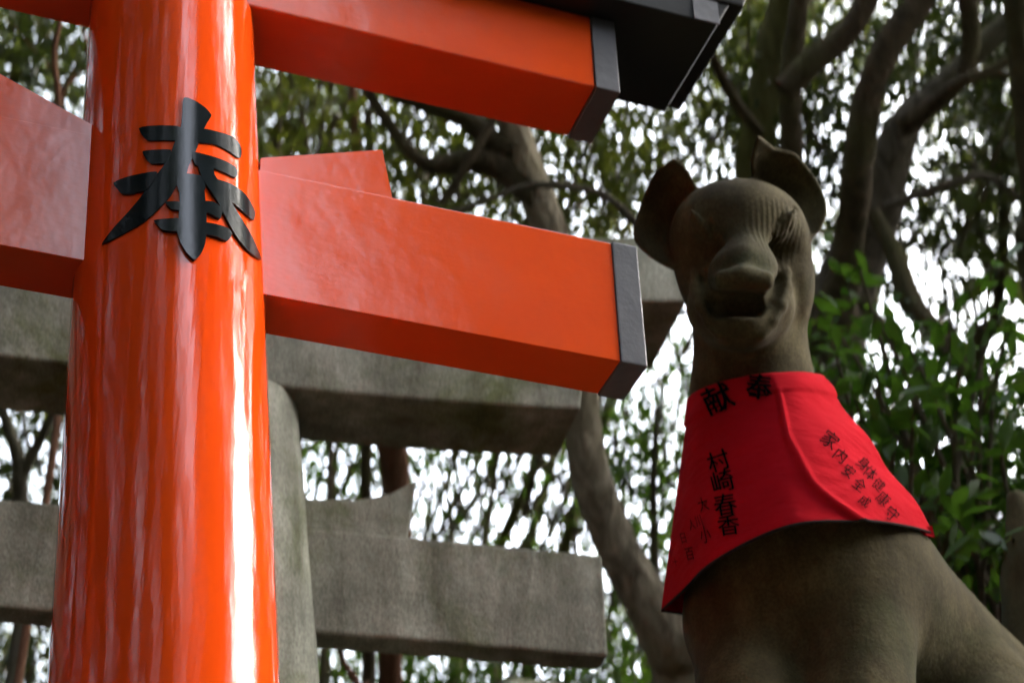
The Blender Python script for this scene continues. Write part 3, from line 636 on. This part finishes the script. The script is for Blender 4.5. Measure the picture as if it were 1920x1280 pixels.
# ------------------------------------------------------------------ leafy shrub on the right: the big leaves are parts, the mass behind them one part
def leaf_mesh(k):
    n = 7; V, Fq = [], []
    for i in range(n):
        t = i/(n-1); wd = .26*math.sin(math.pi*min(1, t*1.02))**.75*(1-.35*t); z = -.18*t*t+.03*k
        V += [(t, -wd, z+.05), (t, 0, z), (t, wd, z+.05)]
    for i in range(n-1):
        for s in (0, 1): a = i*3+s; Fq.append((a, a+1, a+4, a+3))
    me = mesh_from('leaf', V, Fq); me.materials.append(M['leaf_shrub']); me.polygons.foreach_set('use_smooth', [True]*len(me.polygons)); return me
LM = [leaf_mesh(k) for k in range(3)]
shrub = empty('leafy_shrub', at(1780, 900, 4.1)*[1, 1, 0], label='leafy green shrub with broad glossy leaves right of the fox statue', cat='shrub')
SL = np.array(shrub.location)
tip = [(1520,560,4.3),(1600,470,4.4),(1640,590,4.3),(1700,640,4.3),(1560,640,4.2),(1640,680,4.2),(1860,500,4.4),(1890,560,4.4),(1890,620,4.3),(1780,600,4.5),(1800,690,4.2),(1600,740,4.2),(1720,740,4.1),(1860,720,4.2),(1680,820,4.1),(1780,800,4.1),(1880,820,4.1),(1740,880,4.0),(1840,900,4.0),(1900,940,3.9),(1800,980,3.9),(1860,1030,3.7),(1790,1060,3.8),(1900,1010,3.6),(1680,700,4.2),(1760,930,3.9),(1640,780,4.2)]
basep = Vector(at(1830, 1350, 4.3)); nl = 0
for k, (px, py, d) in enumerate(tip):
    e = Vector(at(px, py, d)); s = basep.lerp(e, .35)+Vector((RNG.normal(0, .08), RNG.normal(0, .08), 0)); m = s.lerp(e, .6)+Vector((0, 0, .08))
    v, q = tube(spline([tuple(basep), tuple(s), tuple(m), tuple(e)], 14), np.linspace(.012, .003, 14), 5)
    link('twig', fast_mesh('twig', v, q), M['bark'], shrub, smooth=True)
    for j in range(8):
        t_ = RNG.uniform(.35, 1); p = m.lerp(e, t_)+Vector(RNG.normal(0, .035, 3)) if j else e
        o = bpy.data.objects.new('leaf', LM[(k+j) % 3]); COL.objects.link(o); o.parent = shrub; o.location = p-Vector(SL)
        o.rotation_euler = (RNG.normal(0, .45), RNG.normal(.35, .4), RNG.uniform(0, 6.28)); s_ = RNG.uniform(.055, .10); o.scale = (s_, s_, s_); nl += 1
p = at(1830, 1350, 4.3); limb('stem', [(*(p*[1, 1, 0]), .03), (*(p*[1, 1, .5]), .026), (*p, .018)], M['bark'], shrub, 8)
bl = [(1620,780,4.9,.28,24),(1730,860,4.9,.3,34),(1850,860,4.8,.35,50),(1880,1000,4.6,.35,90),(1780,980,4.7,.28,50),(1700,960,4.9,.25,26),(1820,1120,4.6,.35,110),(1900,760,5,.3,22),(1560,700,5,.2,10),(1680,700,5.2,.25,12)]
crown('inner_foliage', bl, .06, M['leaf_shrub'], shrub, spread=.08)
t = empty('undergrowth_tree', at(1000, 1500, 6.4)*[1, 1, 0], label='low dark green foliage showing under the lower edge of the stone tie beam', cat='tree')
p = pp([(1000,1500,30),(990,1400,22),(960,1300,14)], 6.6); limb('trunk', root(p), M['bark'], t, 8)
bl = [(x, 1300+RNG.uniform(-25, 25), 6.8, .30, 34) for x in range(600, 1320, 75)]+[(x, 1180+RNG.uniform(-30, 30), 7.4, .24, 16) for x in (1180, 1230, 1270)]
crown('crown', bl, .05, M['leaf_green'], t); twigs('twigs', bl, M['dark_bark'], t)
t = empty('thin_tree', at(600, 1150, 7.2)*[1, 1, 0], label='sparse green twigs left of the reddish trunk above the stone wedge', cat='tree')
p = pp([(610,1400,16),(612,1100,12),(625,900,10),(640,780,7)], 7.2); limb('trunk', root(p), M['moss_bark'], t, 8)
bl = [(600,850,7.4,.22,22),(650,880,7.4,.22,16),(725,890,7.5,.16,10),(770,850,7.5,.14,6)]
crown('crown', bl, .05, M['leaf_green'], t); twigs('twigs', bl, M['dark_bark'], t)
# a second, lower leafy tree seen between the stone gate and the bib
t = empty('broadleaf_tree', at(1230, 1300, 6.6)*[1, 1, 0], label='green broadleaf tree seen between the curved trunk and the red bib', cat='tree')
p = pp([(1240,1300,18),(1230,1100,16),(1225,900,14),(1235,760,10)], 6.8); limb('trunk', root(p), M['bark'], t, 8)
bl = [(1190,860,7,.25,20),(1250,900,7,.3,34),(1235,1020,7,.3,34),(1200,780,7.2,.25,10),(1260,1120,7,.3,22),(1245,820,7,.28,20),(1275,700,7.2,.25,10)]
crown('crown', bl, .055, M['leaf_green'], t); twigs('twigs', bl, M['bark'], t)
# ------------------------------------------------------------------ the wood all round
def canopy(name, n, mat, dens, px=(-500, 2400), py=(-700, 1700), dd=(8, 14), size=.040, per=19):
    C = []
    while len(C) < n:
        x, y = RNG.uniform(*px), RNG.uniform(*py)
        if RNG.random() > dens(x, y): continue
        C.append(blob(x, y, RNG.uniform(*dd), RNG.uniform(.35, .7), 14))
    o = leaf_cloud(name, np.vstack(C), size, mat, None, spread=.10, per=per); return tag(o, kind='stuff')
HOLES = [(1190,260,65,95,.9),(940,925,170,85,.93),(1740,820,150,130,.4),(1230,880,60,170,.4),(1780,520,130,60,.72),(1840,600,120,90,.5),(1215,760,70,50,.4),(1560,600,60,60,.5),(840,240,90,50,.6),(1700,300,50,60,.4),(1600,680,100,60,.5),(120,150,40,60,.4),(1560,150,40,60,.3),(1850,60,60,60,.3),(1130,430,60,30,.6)]
def dens(x, y):
    d = 1.0
    d *= min(1, max(.10, .62+.62*(math.sin(x/97+2*math.sin(y/140))+math.sin(y/83+1.7*math.sin(x/120+1)))*.7))
    for cx, cy, sx, sy, k in HOLES: d *= 1-k*math.exp(-.5*(((x-cx)/sx)**2+((y-cy)/sy)**2))
    return d
tag(canopy('woodland_canopy', 1350, M['leaf_dark'], dens, dd=(9, 15)), 'dense dark evergreen canopy filling the air behind the gates')
tag(canopy('olive_canopy', 620, M['leaf_olive'], dens, dd=(8, 13)), 'olive tinted canopy mixed in with the dark evergreen leaves')
tw = [(RNG.uniform(-100, 2050), RNG.uniform(-100, 1400), RNG.uniform(7, 10), RNG.uniform(.3, .6)) for _ in range(340)]
tag(twigs('canopy_twigs', tw, M['dark_bark'], None, n=3, rad=.009), 'fine bare twigs running through the canopy', kind='stuff')
# unseen wood added beside and behind the camera to shape light and reflections, thick low down, with openings towards the right and behind
def wood(n, els, rr, op, scatter, k):
    C = []
    while len(C) < n:
        az = RNG.uniform(0, 2*math.pi); el = math.asin(RNG.uniform(math.sin(els[0]), math.sin(els[1]))); dv = np.array([math.sin(az)*math.cos(el), math.cos(az)*math.cos(el), math.sin(el)])
        ahead = abs((az-YAW+math.pi) % (2*math.pi)-math.pi)
        if ahead < .48 and .28 < el < .98: continue
        if RNG.random() < op(math.degrees(az) % 360, el): continue
        C.append(CAM+dv*RNG.uniform(*rr)+RNG.normal(0, scatter, (k, 3)))
    return np.vstack(C)
def upper_gap(a, el):  # openings placed to set the sky reflections on pillar and beams
    g = 0.0
    for ca, ce, wa, we, k in ((91, .58, 8, .22, .8), (166, .98, 17, .15, 1.0), (206, .9, 5, .26, 1.1), (229, .85, 5, .24, 1.1), (112, .75, 3.5, .2, 1), (118, .6, 3, .2, .7), (196, .62, 3, .10, .6), (50, 1.35, 70, .27, .9), (130, .9, 12, .12, .8)):
        g = max(g, min(1, 1.6*k*math.exp(-.5*(((a-ca)/wa)**2+((el-ce)/we)**2))))
    return g
thick = wood(650, (.4, 1.12), (7.5, 11), lambda a, e: 0 if (115 < a < 142 or 190 < a < 200 or 212 < a < 222 or 236 < a < 246) else 1, .6, 8)      # extra unseen leaf clumps behind the camera, added to cut reflected sky haze
tag(leaf_cloud('light_shaping_wood', np.vstack([thick, wood(2500, (.25, 1.5), (7, 11), upper_gap, .42, 8)]), .19, M['leaf_dark'], None, spread=.2, per=9), 'unseen evergreen wood added to shape light and reflections', kind='stuff')  # out of view, put in to break up the glossy reflections
tag(leaf_cloud('light_blocking_leaves', wood(1900, (-.12, .34), (9, 13), lambda a, e: 0, .6, 6), .34, M['leaf_dark'], None, spread=.3, per=9), 'unseen dense low leaves added to block light from the horizon', kind='stuff')  # unseen leaf ring added to darken undersides by hiding the low sky
